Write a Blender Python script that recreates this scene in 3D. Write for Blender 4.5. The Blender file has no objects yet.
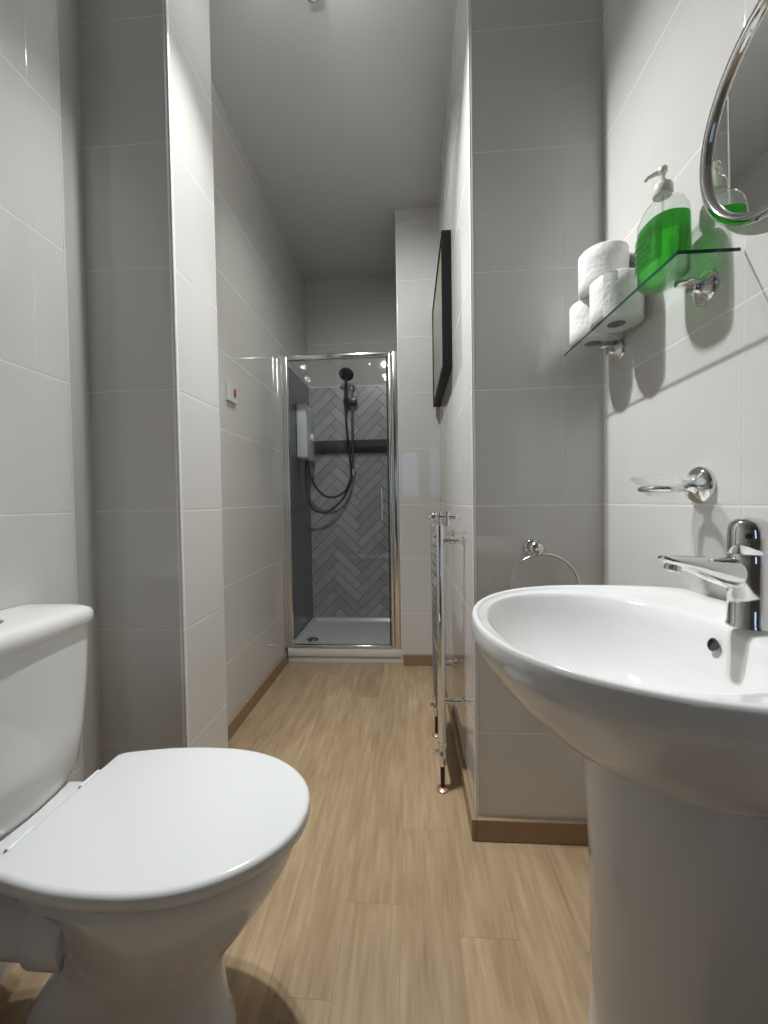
import bpy, bmesh, math, random
from mathutils import Vector, Matrix
random.seed(4)
S = bpy.context.scene
C = S.collection
PI = math.pi

# ------------------------------------------------------------------ camera
cam_d = bpy.data.cameras.new('camera')
cam = bpy.data.objects.new('camera', cam_d); C.objects.link(cam)
S.camera = cam
F_PX, YAW, PITCH, ROLL = 401.21, 0.0658, 0.0255, 0.0153
cam_d.sensor_fit = 'VERTICAL'; cam_d.sensor_height = 24.0
cam_d.lens = F_PX * 24.0 / 1024.0
cam_d.clip_start = 0.02
fw = Vector((-math.sin(YAW) * math.cos(PITCH), math.cos(YAW) * math.cos(PITCH), -math.sin(PITCH)))
rt = Vector((math.cos(YAW), math.sin(YAW), 0))
up = rt.cross(fw)
r2 = rt * math.cos(ROLL) - up * math.sin(ROLL)
u2 = rt * math.sin(ROLL) + up * math.cos(ROLL)
cam.matrix_world = Matrix(((r2.x, u2.x, -fw.x, 0), (r2.y, u2.y, -fw.y, 0), (r2.z, u2.z, -fw.z, 1.0), (0, 0, 0, 1)))

# ------------------------------------------------------------------ world, lights, exposure
w = bpy.data.worlds.new('world'); S.world = w; w.use_nodes = True
w.node_tree.nodes['Background'].inputs[0].default_value = (0.55, 0.65, 0.8, 1)
w.node_tree.nodes['Background'].inputs[1].default_value = 0.3
S.view_settings.view_transform = 'Standard'; S.view_settings.look = 'None'
S.view_settings.gamma = 1.0; S.view_settings.use_curve_mapping = False
S.view_settings.exposure = 0.12
HEADS = [  # x, y, z of bulb, aim, power, cone, blend
    ((-0.31, 1.215, 2.600), (0.47, 0.85, 0.35), 104.0, 94, 1.0),
    ((-0.29, 1.110, 2.600), (-0.46, 0.88, 0.0), 60.0, 96, 1.0),
    ((-0.296, 1.372, 2.684), (-0.02, 2.50, 1.05), 41.0, 112, 0.95),
]

# ------------------------------------------------------------------ materials
def new_mat(name):
    m = bpy.data.materials.new(name); m.use_nodes = True
    return m, m.node_tree.nodes, m.node_tree.links, m.node_tree.nodes['Principled BSDF']

def setp(b, col=None, rough=None, metal=None, ior=None, coat=None, spec=None):
    if col is not None: b.inputs['Base Color'].default_value = (*col, 1)
    if rough is not None: b.inputs['Roughness'].default_value = rough
    if metal is not None: b.inputs['Metallic'].default_value = metal
    if ior is not None: b.inputs['IOR'].default_value = ior
    if coat is not None: b.inputs['Coat Weight'].default_value = coat
    if spec is not None: b.inputs['Specular IOR Level'].default_value = spec

def simple(name, col, rough=0.4, metal=0.0, noise=0.0, scale=30, bump=0.0, coat=None, spec=None):
    m, N, L, b = new_mat(name); setp(b, col, rough, metal, coat=coat, spec=spec)
    if noise or bump:
        tc = N.new('ShaderNodeTexCoord'); n = N.new('ShaderNodeTexNoise'); n.inputs['Scale'].default_value = scale
        n.inputs['Detail'].default_value = 4
        L.new(tc.outputs['Object'], n.inputs['Vector'])
        if noise:
            mx = N.new('ShaderNodeMix'); mx.data_type = 'RGBA'
            mx.inputs[6].default_value = (*[c * (1 - noise) for c in col], 1)
            mx.inputs[7].default_value = (*[min(1, c * (1 + noise)) for c in col], 1)
            L.new(n.outputs['Fac'], mx.inputs[0]); L.new(mx.outputs[2], b.inputs['Base Color'])
        if bump:
            bp = N.new('ShaderNodeBump'); bp.inputs['Strength'].default_value = bump; bp.inputs['Distance'].default_value = 0.002
            L.new(n.outputs['Fac'], bp.inputs['Height']); L.new(bp.outputs[0], b.inputs['Normal'])
    return m

class G:
    """tiny math-node helper"""
    def __init__(s, N, L): s.N, s.L = N, L
    def m(s, op, a, b=None, c=None):
        n = s.N.new('ShaderNodeMath'); n.operation = op
        for i, v in enumerate((a, b, c)):
            if v is None: continue
            if isinstance(v, (int, float)): n.inputs[i].default_value = v
            else: s.L.new(v, n.inputs[i])
        return n.outputs[0]
    def mixv(s, f, a, b):   # a*(1-f)+b*f
        return s.m('ADD', s.m('MULTIPLY', a, s.m('SUBTRACT', 1.0, f)), s.m('MULTIPLY', b, f))
    def col(s, f, a, b):
        n = s.N.new('ShaderNodeMix'); n.data_type = 'RGBA'
        s.L.new(f, n.inputs[0]) if not isinstance(f, (int, float)) else setattr(n.inputs[0], 'default_value', f)
        for i, v in ((6, a), (7, b)):
            if isinstance(v, tuple): n.inputs[i].default_value = (*v, 1)
            else: s.L.new(v, n.inputs[i])
        return n.outputs[2]

TILE = (0.66, 0.645, 0.62)
def tile_mat(name, uoff_y=0.953, uoff_x=0.189, zoff=0.984, wv=0.25, hv=0.334, tile=TILE, grout=(0.80, 0.79, 0.77), rough=0.035):
    m, N, L, b = new_mat(name); g = G(N, L)
    tc = N.new('ShaderNodeTexCoord'); sp = N.new('ShaderNodeSeparateXYZ'); L.new(tc.outputs['Object'], sp.inputs[0])
    ge = N.new('ShaderNodeNewGeometry'); sn = N.new('ShaderNodeSeparateXYZ'); L.new(ge.outputs['True Normal'], sn.inputs[0])
    isx = g.m('GREATER_THAN', g.m('ABSOLUTE', sn.outputs[0]), 0.5)
    u = g.mixv(isx, g.m('SUBTRACT', sp.outputs[0], uoff_x), g.m('SUBTRACT', sp.outputs[1], uoff_y))
    v = g.m('SUBTRACT', sp.outputs[2], zoff)
    du = g.m('ABSOLUTE', g.m('SUBTRACT', g.m('FRACT', g.m('ADD', g.m('DIVIDE', u, wv), 20.5)), 0.5))
    dv = g.m('ABSOLUTE', g.m('SUBTRACT', g.m('FRACT', g.m('ADD', g.m('DIVIDE', v, hv), 20.5)), 0.5))
    du = g.m('MULTIPLY', du, wv); dv = g.m('MULTIPLY', dv, hv)
    mu = g.m('LESS_THAN', du, 0.0008); mv = g.m('LESS_THAN', dv, 0.0016)
    gm = g.m('MAXIMUM', g.m('MULTIPLY', mu, 0.35), g.m('MULTIPLY', mv, 0.75))
    # soft relief: the tile face pillows down to the joint
    su = N.new('ShaderNodeMapRange'); su.interpolation_type = 'SMOOTHSTEP'; su.inputs[1].default_value = 0.0005; su.inputs[2].default_value = 0.004
    L.new(g.m('MINIMUM', du, dv), su.inputs[0])
    ns = N.new('ShaderNodeTexNoise'); ns.inputs['Scale'].default_value = 7; ns.inputs['Detail'].default_value = 1; L.new(tc.outputs['Object'], ns.inputs['Vector'])
    nb = N.new('ShaderNodeTexNoise'); nb.inputs['Scale'].default_value = 3; nb.inputs['Detail'].default_value = 5; L.new(tc.outputs['Object'], nb.inputs['Vector'])
    h = g.m('ADD', su.outputs[0], g.m('MULTIPLY', ns.outputs['Fac'], 0.7))
    bp = N.new('ShaderNodeBump'); bp.inputs['Strength'].default_value = 0.45; bp.inputs['Distance'].default_value = 0.0010
    L.new(h, bp.inputs['Height']); L.new(bp.outputs[0], b.inputs['Normal'])
    base = g.col(nb.outputs['Fac'], tuple(c * 0.96 for c in tile), tuple(min(1, c * 1.04) for c in tile))
    L.new(g.col(gm, base, grout), b.inputs['Base Color'])
    L.new(g.m('ADD', g.m('MULTIPLY', gm, 0.5), rough), b.inputs['Roughness'])
    setp(b, spec=0.5, ior=1.55)
    return m

def herringbone_mat(name, W=0.066, n=4, tile=(0.47, 0.48, 0.485), grout=(0.12, 0.123, 0.127)):
    m, N, L, b = new_mat(name); g = G(N, L)
    tc = N.new('ShaderNodeTexCoord'); sp = N.new('ShaderNodeSeparateXYZ'); L.new(tc.outputs['Object'], sp.inputs[0])
    ge = N.new('ShaderNodeNewGeometry'); sn = N.new('ShaderNodeSeparateXYZ'); L.new(ge.outputs['True Normal'], sn.inputs[0])
    isx = g.m('GREATER_THAN', g.m('ABSOLUTE', sn.outputs[0]), 0.5)
    u = g.mixv(isx, sp.outputs[0], sp.outputs[1]); v = sp.outputs[2]
    k2 = 0.70710678 / W
    x = g.m('ADD', g.m('MULTIPLY', g.m('ADD', u, v), k2), 400.35)
    y = g.m('ADD', g.m('MULTIPLY', g.m('SUBTRACT', v, u), k2), 400.1)
    i = g.m('FLOOR', x); j = g.m('FLOOR', y); fx = g.m('FRACT', x); fy = g.m('FRACT', y)
    k = g.m('FLOORED_MODULO', g.m('SUBTRACT', i, j), 2 * n)
    hor = g.m('LESS_THAN', k, n - 0.5)
    al_h = g.m('ADD', k, fx)
    al_v = g.m('ADD', g.m('SUBTRACT', k, n), g.m('SUBTRACT', 1.0, fy))
    al = g.mixv(hor, al_v, al_h); ac = g.mixv(hor, fx, fy)
    d = g.m('MINIMUM', g.m('MINIMUM', al, g.m('SUBTRACT', float(n), al)), g.m('MINIMUM', ac, g.m('SUBTRACT', 1.0, ac)))
    gm = g.m('MULTIPLY', g.m('LESS_THAN', d, 0.035), 0.8)
    # id per brick
    bi = g.mixv(hor, i, g.m('SUBTRACT', i, k)); bj = g.mixv(hor, g.m('ADD', j, g.m('SUBTRACT', k, n)), j)
    cb = N.new('ShaderNodeCombineXYZ'); L.new(g.m('FLOOR', bi), cb.inputs[0]); L.new(g.m('FLOOR', bj), cb.inputs[1]); L.new(hor, cb.inputs[2])
    wn = N.new('ShaderNodeTexWhiteNoise'); L.new(cb.outputs[0], wn.inputs['Vector'])
    nb = N.new('ShaderNodeTexNoise'); nb.inputs['Scale'].default_value = 14; nb.inputs['Detail'].default_value = 4; L.new(tc.outputs['Object'], nb.inputs['Vector'])
    f = g.m('ADD', g.m('MULTIPLY', wn.outputs['Value'], 0.5), g.m('MULTIPLY', nb.outputs['Fac'], 0.5))
    base = g.col(f, tuple(c * 0.72 for c in tile), tuple(c * 1.30 for c in tile))
    L.new(g.col(gm, base, grout), b.inputs['Base Color'])
    bp = N.new('ShaderNodeBump'); bp.inputs['Strength'].default_value = 0.5; bp.inputs['Distance'].default_value = 0.001; bp.invert = True
    L.new(gm, bp.inputs['Height']); L.new(bp.outputs[0], b.inputs['Normal'])
    setp(b, rough=0.25)
    return m

def floor_mat():
    m, N, L, b = new_mat('oak_laminate'); g = G(N, L)
    tc = N.new('ShaderNodeTexCoord'); sp = N.new('ShaderNodeSeparateXYZ'); L.new(tc.outputs['Object'], sp.inputs[0])
    PW, PL = 0.135, 1.25
    ux = g.m('ADD', g.m('DIVIDE', g.m('ADD', sp.outputs[0], 0.036), PW), 30.0)
    col = g.m('FLOOR', ux); fu = g.m('FRACT', ux)
    wn = N.new('ShaderNodeTexWhiteNoise'); wn.noise_dimensions = '1D'; L.new(g.m('ADD', col, 0.37), wn.inputs['W'])
    off = g.m('MULTIPLY', wn.outputs['Value'], 3.0)
    # the plank left of the seam at x=-.036 ends at y=.97, the ones right of it at 1.2
    isA = g.m('COMPARE', col, 29.0, 0.1); isB = g.m('COMPARE', col, 30.0, 0.1)
    off = g.mixv(isA, off, -0.97 / PL); off = g.mixv(isB, off, -1.20 / PL)
    vy = g.m('ADD', g.m('ADD', g.m('DIVIDE', sp.outputs[1], PL), off), 20.0)
    row = g.m('FLOOR', vy); fv = g.m('FRACT', vy)
    du = g.m('MULTIPLY', g.m('MINIMUM', fu, g.m('SUBTRACT', 1.0, fu)), PW)
    dv = g.m('MULTIPLY', g.m('MINIMUM', fv, g.m('SUBTRACT', 1.0, fv)), PL)
    seam = g.m('LESS_THAN', g.m('MINIMUM', du, dv), 0.0009)
    cb = N.new('ShaderNodeCombineXYZ'); L.new(col, cb.inputs[0]); L.new(row, cb.inputs[1])
    w2 = N.new('ShaderNodeTexWhiteNoise'); L.new(cb.outputs[0], w2.inputs['Vector'])
    # grain: stretched noise, shifted per plank
    cv = N.new('ShaderNodeCombineXYZ')
    L.new(g.m('ADD', sp.outputs[0], g.m('MULTIPLY', w2.outputs['Value'], 7.0)), cv.inputs[0])
    L.new(g.m('MULTIPLY', sp.outputs[1], 0.07), cv.inputs[1]); L.new(g.m('MULTIPLY', w2.outputs['Value'], 11.0), cv.inputs[2])
    n1 = N.new('ShaderNodeTexNoise'); n1.inputs['Scale'].default_value = 75; n1.inputs['Detail'].default_value = 7; n1.inputs['Roughness'].default_value = 0.65
    L.new(cv.outputs[0], n1.inputs['Vector'])
    cv2 = N.new('ShaderNodeCombineXYZ')
    L.new(g.m('ADD', sp.outputs[0], g.m('MULTIPLY', w2.outputs['Value'], 5.0)), cv2.inputs[0])
    L.new(g.m('MULTIPLY', sp.outputs[1], 0.2), cv2.inputs[1]); L.new(g.m('MULTIPLY', w2.outputs['Value'], 3.0), cv2.inputs[2])
    n2 = N.new('ShaderNodeTexNoise'); n2.inputs['Scale'].default_value = 12; n2.inputs['Detail'].default_value = 5; n2.inputs['Distortion'].default_value = 1.4
    L.new(cv2.outputs[0], n2.inputs['Vector'])
    # sparse knots
    vo = N.new('ShaderNodeTexVoronoi'); vo.inputs['Scale'].default_value = 2.6
    mp = N.new('ShaderNodeMapping'); mp.inputs['Scale'].default_value = (1.0, 0.75, 1); mp.inputs['Location'].default_value = (0.13, 0.31, 0); L.new(tc.outputs['Object'], mp.inputs[0]); L.new(mp.outputs[0], vo.inputs['Vector'])
    kr = N.new('ShaderNodeMapRange'); kr.inputs[1].default_value = 0.0; kr.inputs[2].default_value = 0.045; kr.inputs[3].default_value = 1; kr.inputs[4].default_value = 0
    L.new(vo.outputs['Distance'], kr.inputs[0])
    f = g.m('ADD', g.m('MULTIPLY', n1.outputs['Fac'], 0.6), g.m('MULTIPLY', n2.outputs['Fac'], 0.4))
    rp = N.new('ShaderNodeMapRange'); rp.inputs[1].default_value = 0.30; rp.inputs[2].default_value = 0.68; L.new(f, rp.inputs[0])
    c1 = g.col(rp.outputs[0], (0.255, 0.168, 0.092), (0.47, 0.345, 0.215))
    pv = N.new('ShaderNodeMapRange'); pv.inputs[3].default_value = 0.84; pv.inputs[4].default_value = 1.10; L.new(w2.outputs['Value'], pv.inputs[0])
    mulc = N.new('ShaderNodeMix'); mulc.data_type = 'RGBA'; mulc.blend_type = 'MULTIPLY'; mulc.inputs[0].default_value = 1
    cg = N.new('ShaderNodeCombineColor')
    for q in range(3): L.new(pv.outputs[0], cg.inputs[q])
    L.new(c1, mulc.inputs[6]); L.new(cg.outputs[0], mulc.inputs[7])
    c2 = g.col(g.m('MULTIPLY', kr.outputs[0], 0.6), mulc.outputs[2], (0.13, 0.085, 0.05))
    L.new(g.col(g.m('MULTIPLY', seam, 0.4), c2, (0.14, 0.10, 0.06)), b.inputs['Base Color'])
    bp = N.new('ShaderNodeBump'); bp.inputs['Strength'].default_value = 0.12; bp.inputs['Distance'].default_value = 0.001
    L.new(n1.outputs['Fac'], bp.inputs['Height']); L.new(bp.outputs[0], b.inputs['Normal'])
    setp(b, rough=0.38, spec=0.4)
    return m

def glass_mat(name, tint, refl=0.96, rough=0.0, translucent=None):
    """thin pane: straight-through tint plus Schlick reflection (same for every ray)"""
    m = bpy.data.materials.new(name); m.use_nodes = True; N, L = m.node_tree.nodes, m.node_tree.links
    N.clear(); out = N.new('ShaderNodeOutputMaterial'); g = G(N, L)
    tr = N.new('ShaderNodeBsdfTransparent'); tr.inputs[0].default_value = (*tint, 1)
    gl = N.new('ShaderNodeBsdfGlossy'); gl.inputs['Roughness'].default_value = rough; gl.inputs[0].default_value = (1, 1, 1, 1)
    lw = N.new('ShaderNodeLayerWeight'); lw.inputs['Blend'].default_value = 0.5
    fr = g.m('ADD', g.m('MULTIPLY', g.m('POWER', lw.outputs['Facing'], 5.0), refl), 0.04)
    mx = N.new('ShaderNodeMixShader'); L.new(fr, mx.inputs[0])
    base = tr.outputs[0]
    if translucent:
        ts = N.new('ShaderNodeBsdfTranslucent'); ts.inputs[0].default_value = (*translucent[0], 1)
        df = N.new('ShaderNodeBsdfDiffuse'); df.inputs[0].default_value = (*translucent[0], 1)
        ad = N.new('ShaderNodeMixShader'); ad.inputs[0].default_value = 0.45
        L.new(ts.outputs[0], ad.inputs[1]); L.new(df.outputs[0], ad.inputs[2])
        mt = N.new('ShaderNodeMixShader'); mt.inputs[0].default_value = translucent[1]
        L.new(tr.outputs[0], mt.inputs[1]); L.new(ad.outputs[0], mt.inputs[2]); base = mt.outputs[0]
    L.new(base, mx.inputs[1]); L.new(gl.outputs[0], mx.inputs[2]); L.new(mx.outputs[0], out.inputs[0])
    return m

def liquid_mat(name):
    m = bpy.data.materials.new(name); m.use_nodes = True; N, L = m.node_tree.nodes, m.node_tree.links
    N.clear(); out = N.new('ShaderNodeOutputMaterial')
    rf = N.new('ShaderNodeBsdfRefraction'); rf.inputs['Color'].default_value = (0.20, 0.88, 0.16, 1); rf.inputs['IOR'].default_value = 1.33; rf.inputs['Roughness'].default_value = 0.02
    ts = N.new('ShaderNodeBsdfTranslucent'); ts.inputs[0].default_value = (0.10, 0.66, 0.07, 1)
    tr = N.new('ShaderNodeBsdfTransparent'); tr.inputs[0].default_value = (0.42, 0.60, 0.40, 1)
    gl = N.new('ShaderNodeBsdfGlossy'); gl.inputs['Roughness'].default_value = 0.03
    a = N.new('ShaderNodeMixShader'); a.inputs[0].default_value = 0.22; L.new(rf.outputs[0], a.inputs[1]); L.new(ts.outputs[0], a.inputs[2])
    b = N.new('ShaderNodeMixShader'); b.inputs[0].default_value = 0.20; L.new(a.outputs[0], b.inputs[1]); L.new(tr.outputs[0], b.inputs[2])
    c = N.new('ShaderNodeMixShader'); c.inputs[0].default_value = 0.03; L.new(b.outputs[0], c.inputs[1]); L.new(gl.outputs[0], c.inputs[2])
    L.new(c.outputs[0], out.inputs[0]); return m

def emit(name, col, s):
    m = bpy.data.materials.new(name); m.use_nodes = True; N, L = m.node_tree.nodes, m.node_tree.links
    N.clear(); out = N.new('ShaderNodeOutputMaterial'); e = N.new('ShaderNodeEmission')
    e.inputs[0].default_value = (*col, 1); e.inputs[1].default_value = s; L.new(e.outputs[0], out.inputs[0]); return m

def picture_mat():
    m, N, L, b = new_mat('picture_print'); g = G(N, L)
    tc = N.new('ShaderNodeTexCoord'); sp = N.new('ShaderNodeSeparateXYZ'); L.new(tc.outputs['Object'], sp.inputs[0])
    mp = N.new('ShaderNodeMapping'); mp.inputs['Scale'].default_value = (1, 9, 1.5); L.new(tc.outputs['Object'], mp.inputs[0])
    n = N.new('ShaderNodeTexNoise'); n.inputs['Scale'].default_value = 3; n.inputs['Detail'].default_value = 6; L.new(mp.outputs[0], n.inputs['Vector'])
    rp = N.new('ShaderNodeValToRGB'); e = rp.color_ramp.elements
    e[0].position = 0.32; e[0].color = (0.035, 0.045, 0.03, 1); e[1].position = 0.68; e[1].color = (0.30, 0.30, 0.20, 1)
    e2 = rp.color_ramp.elements.new(0.5); e2.color = (0.12, 0.15, 0.10, 1)
    L.new(n.outputs['Fac'], rp.inputs[0])
    zr = N.new('ShaderNodeMapRange'); zr.inputs[1].default_value = 0.15; zr.inputs[2].default_value = 0.55; L.new(sp.outputs[2], zr.inputs[0])
    L.new(g.col(g.m('MULTIPLY', zr.outputs[0], 0.6), rp.outputs[0], (0.34, 0.35, 0.17)), b.inputs['Base Color'])
    setp(b, rough=0.25); return m

M = {}
M['tile_right'] = tile_mat('wall_tile_right')
M['tile_left'] = tile_mat('wall_tile_left', uoff_y=0.899, uoff_x=-0.638)
M['tile_pier_left'] = tile_mat('wall_tile_left_pier', uoff_y=1.0735, uoff_x=-0.638)
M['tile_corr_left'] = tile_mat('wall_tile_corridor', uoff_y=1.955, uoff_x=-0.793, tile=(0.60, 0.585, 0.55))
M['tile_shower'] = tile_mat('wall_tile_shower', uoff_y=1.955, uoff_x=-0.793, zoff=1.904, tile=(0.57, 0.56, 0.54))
M['tile_strip'] = simple('painted_strip', (0.52, 0.51, 0.48), 0.35, noise=0.03, scale=6)
M['trim'] = simple('white_tile_trim', (0.85, 0.85, 0.84), 0.18)
M['herring'] = herringbone_mat('herringbone_tile')
M['slate'] = simple('slate_grey_panel', (0.125, 0.137, 0.148), 0.22, noise=0.08, scale=5)
M['band'] = simple('dark_tile_band', (0.065, 0.068, 0.07), 0.3, noise=0.25, scale=40)
M['ceiling'] = simple('ceiling_paint', (0.64, 0.64, 0.625), 0.75, noise=0.03, scale=3, bump=0.15)
M['floor'] = floor_mat()
M['skirt'] = simple('oak_skirting', (0.30, 0.20, 0.115), 0.4, noise=0.12, scale=25)
M['ceramic'] = simple('white_ceramic', (0.76, 0.76, 0.745), 0.06, spec=0.6)
M['seat'] = simple('white_seat_plastic', (0.75, 0.76, 0.75), 0.10, spec=0.55)
M['plastic'] = simple('white_plastic', (0.80, 0.81, 0.83), 0.3)
M['chrome'] = simple('chrome', (0.78, 0.78, 0.78), 0.06, 1.0)
M['chrome_soft'] = simple('satin_chrome', (0.70, 0.69, 0.67), 0.16, 1.0)
M['frame_metal'] = simple('bright_anodised_frame', (0.80, 0.80, 0.80), 0.14, 1.0)
M['dark_metal'] = simple('grey_metal', (0.22, 0.22, 0.22), 0.3, 0.7)
M['black'] = simple('black_plastic', (0.012, 0.012, 0.012), 0.35)
M['copper'] = simple('copper_collar', (0.55, 0.33, 0.22), 0.3, 0.6)
M['mirror'] = simple('mirror_silver', (0.88, 0.89, 0.88), 0.005, 1.0)
M['tray'] = simple('shower_tray_white', (0.74, 0.75, 0.74), 0.25)
M['door_glass'] = glass_mat('shower_glass', (0.93, 0.945, 0.94))
M['shelf_glass'] = glass_mat('shelf_glass_face', (0.96, 0.985, 0.975))
M['shelf_edge'] = simple('shelf_glass_edge', (0.012, 0.06, 0.04), 0.15)
M['clear'] = glass_mat('clear_glass', (0.93, 0.94, 0.93), translucent=((0.9, 0.92, 0.9), 0.18))
M['bottle'] = glass_mat('bottle_plastic', (0.93, 0.96, 0.93), translucent=((0.9, 0.95, 0.9), 0.06))
M['liquid'] = liquid_mat('green_soap')
M['label'] = glass_mat('bottle_label', (0.30, 0.62, 0.28), translucent=((0.12, 0.45, 0.10), 0.3))
M['label_text'] = simple('bottle_label_marks', (0.02, 0.10, 0.02), 0.4)
M['paper'] = simple('toilet_paper', (0.82, 0.81, 0.79), 0.95, bump=1.0, scale=90, spec=0.1)
M['card'] = simple('cardboard_tube', (0.17, 0.145, 0.12), 0.9)
M['dark_plastic'] = simple('dark_grey_plastic', (0.045, 0.047, 0.05), 0.3)
M['switch_white'] = simple('switch_plastic', (0.60, 0.59, 0.57), 0.3)
M['pump'] = simple('cream_pump_plastic', (0.74, 0.74, 0.66), 0.25)
M['red'] = simple('red_neon', (0.35, 0.01, 0.02), 0.3)
M['gap_shade_and_seal'] = simple('shade_and_rubber_black', (0.05, 0.05, 0.05), 0.7)  # painted shade for seat gap and overflow hole; real rubber on the door seal
M['frame'] = simple('black_frame', (0.003, 0.003, 0.003), 0.5, spec=0.2)
M['print'] = picture_mat()
M['bulb'] = emit('bulb_glow', (1.0, 0.97, 0.9), 25.0)
M['window_glow'] = emit('frosted_daylight', (0.42, 0.62, 1.0), 1.5)
M['door_paint'] = simple('door_paint', (0.32, 0.30, 0.27), 0.4)  # kept dark so the unseen rear end bounces less light forward
M['rear_dimmed'] = simple('rear_wall_dimmed', (0.26, 0.25, 0.235), 0.6, noise=0.04, scale=4)  # unseen rear wall, darkened to weaken the light bounced back from it

# ------------------------------------------------------------------ mesh helpers
def link(name, bm, mats, parent=None, smooth=False, loc=(0, 0, 0), recalc=True, angle=None):
    if recalc: bmesh.ops.recalc_face_normals(bm, faces=bm.faces)
    me = bpy.data.meshes.new(name); bm.to_mesh(me); bm.free()
    for k in (mats if isinstance(mats, (list, tuple)) else [mats]): me.materials.append(M[k])
    if smooth:
        for p in me.polygons: p.use_smooth = True
        if angle is not None: me.set_sharp_from_angle(angle=math.radians(angle))
    o = bpy.data.objects.new(name, me); C.objects.link(o)
    if parent is not None: o.parent = parent
    o.location = loc
    return o

def box(bm, lo, hi, bev=0.0, seg=2, mi=0):
    b2 = bmesh.new()
    bmesh.ops.create_cube(b2, size=1.0)
    for v in b2.verts:
        v.co = Vector([(lo[i] + hi[i]) / 2 + v.co[i] * (hi[i] - lo[i]) for i in range(3)])
    if bev: bmesh.ops.bevel(b2, geom=b2.edges[:] , offset=bev, segments=seg, profile=0.5, affect='EDGES')
    merge(bm, b2, mi)
    return bm

def merge(bm, b2, mi=0):
    mp = {}
    for v in b2.verts: mp[v] = bm.verts.new(v.co)
    for f in b2.faces:
        try:
            nf = bm.faces.new([mp[v] for v in f.verts]); nf.material_index = mi if mi else f.material_index
        except ValueError: pass
    b2.free()

def loft(bm, rings, cap0=True, cap1=True, mi=0, closed=True):
    vs = [[bm.verts.new(p) for p in r] for r in rings]
    n = len(rings[0])
    for a, b in zip(vs[:-1], vs[1:]):
        for i in range(n if closed else n - 1):
            j = (i + 1) % n
            f = bm.faces.new((a[i], a[j], b[j], b[i])); f.material_index = mi
    if cap0: bm.faces.new(vs[0][::-1]).material_index = mi
    if cap1: bm.faces.new(vs[-1]).material_index = mi
    return vs

def frame_of(d):
    d = Vector(d).normalized()
    a = Vector((0, 0, 1)) if abs(d.z) < 0.9 else Vector((1, 0, 0))
    x = d.cross(a).normalized(); y = d.cross(x).normalized()
    return x, y

def lathe(bm, origin, axis, prof, n=32, mi=0, cap0=True, cap1=True):
    """prof = [(radius, distance along axis)]"""
    o = Vector(origin); d = Vector(axis).normalized(); x, y = frame_of(d)
    rings = []
    for r, h in prof:
        rings.append([o + d * h + (x * math.cos(2 * PI * i / n) + y * math.sin(2 * PI * i / n)) * max(r, 1e-4) for i in range(n)])
    loft(bm, rings, cap0, cap1, mi)

def tube(bm, pts, r, n=12, mi=0, cyclic=False):
    pts = [Vector(p) for p in pts]
    rings = []; px = None
    N_ = len(pts)
    for i, p in enumerate(pts):
        if cyclic: d = pts[(i + 1) % N_] - pts[i - 1]
        else: d = pts[min(i + 1, N_ - 1)] - pts[max(i - 1, 0)]
        d.normalize()
        if px is None: x, y = frame_of(d)
        else:
            x = (px - d * px.dot(d)).normalized(); y = d.cross(x)
        px = x
        rr = r[i] if isinstance(r, (list, tuple)) else r
        rings.append([p + (x * math.cos(2 * PI * k / n) + y * math.sin(2 * PI * k / n)) * rr for k in range(n)])
    if cyclic: rings.append(rings[0]); loft(bm, rings, False, False, mi); bmesh.ops.remove_doubles(bm, verts=bm.verts, dist=1e-6)
    else: loft(bm, rings, True, True, mi)

def spline(pts, n=8):
    P = [Vector(p) for p in pts]; P = [P[0]] + P + [P[-1]]; out = []
    for i in range(1, len(P) - 2):
        for k in range(n):
            t = k / n
            out.append(0.5 * ((2 * P[i]) + (-P[i - 1] + P[i + 1]) * t + (2 * P[i - 1] - 5 * P[i] + 4 * P[i + 1] - P[i + 2]) * t * t + (-P[i - 1] + 3 * P[i] - 3 * P[i + 1] + P[i + 2]) * t ** 3))
    out.append(P[-2]); return out

def thing(name, label, cat, loc=(0, 0, 0), group=None):
    o = bpy.data.objects.new(name, None); C.objects.link(o); o.location = loc; o.empty_display_size = 0.05
    o['label'] = label; o['category'] = cat
    if group: o['group'] = group
    return o

def tag(o, label, cat, group=None):
    o['label'] = label; o['category'] = cat
    if group: o['group'] = group
    return o

def part(name, bm, mats, parent, **k):
    """mesh given in world coordinates, stored relative to its thing"""
    T = Vector(parent.location) if parent.parent is None else Vector(parent.parent.location) + Vector(parent.location)
    for v in bm.verts: v.co -= T
    return link(name, bm, mats, parent, **k)

def struct(name, bm, mats, parent=None, **k):
    o = link(name, bm, mats, parent, **k)
    o['kind'] = 'structure'
    return o

def sbox(name, lo, hi, mat, bev=0.0):
    bm = bmesh.new(); box(bm, lo, hi, bev); return struct(name, bm, mat)

# ------------------------------------------------------------------ room shell
XL, XLS, XP, XC = -0.874, -0.889, -0.638, -0.793
XR, XR2, XB = 0.549, 0.182, -0.067
YL, YP0, YP1, YR, YB, YE, YK = 0.992, 1.075, 1.3235, 1.18, 2.437, 3.1385, -1.5
ZC = 2.739
sbox('floor', (-1.0, YK - 0.1, -0.08), (0.75, YE + 0.1, 0), 'floor')
sbox('ceiling', (-1.0, YK - 0.1, ZC), (0.75, YE + 0.1, ZC + 0.08), 'ceiling')
sbox('wall_left', (-1.0, YK, 0), (XL, YL, ZC), 'tile_left')
sbox('wall_left_recess', (-1.0, YL, 0), (XLS, YP0, ZC), 'tile_strip')
sbox('wall_left_pier', (-1.0, YP0, 0), (XP, YP1, ZC), 'tile_pier_left')
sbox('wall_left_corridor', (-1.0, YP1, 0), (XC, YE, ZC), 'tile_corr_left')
sbox('wall_right', (XR, YK, 0), (0.75, YR, ZC), 'tile_right')
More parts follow.
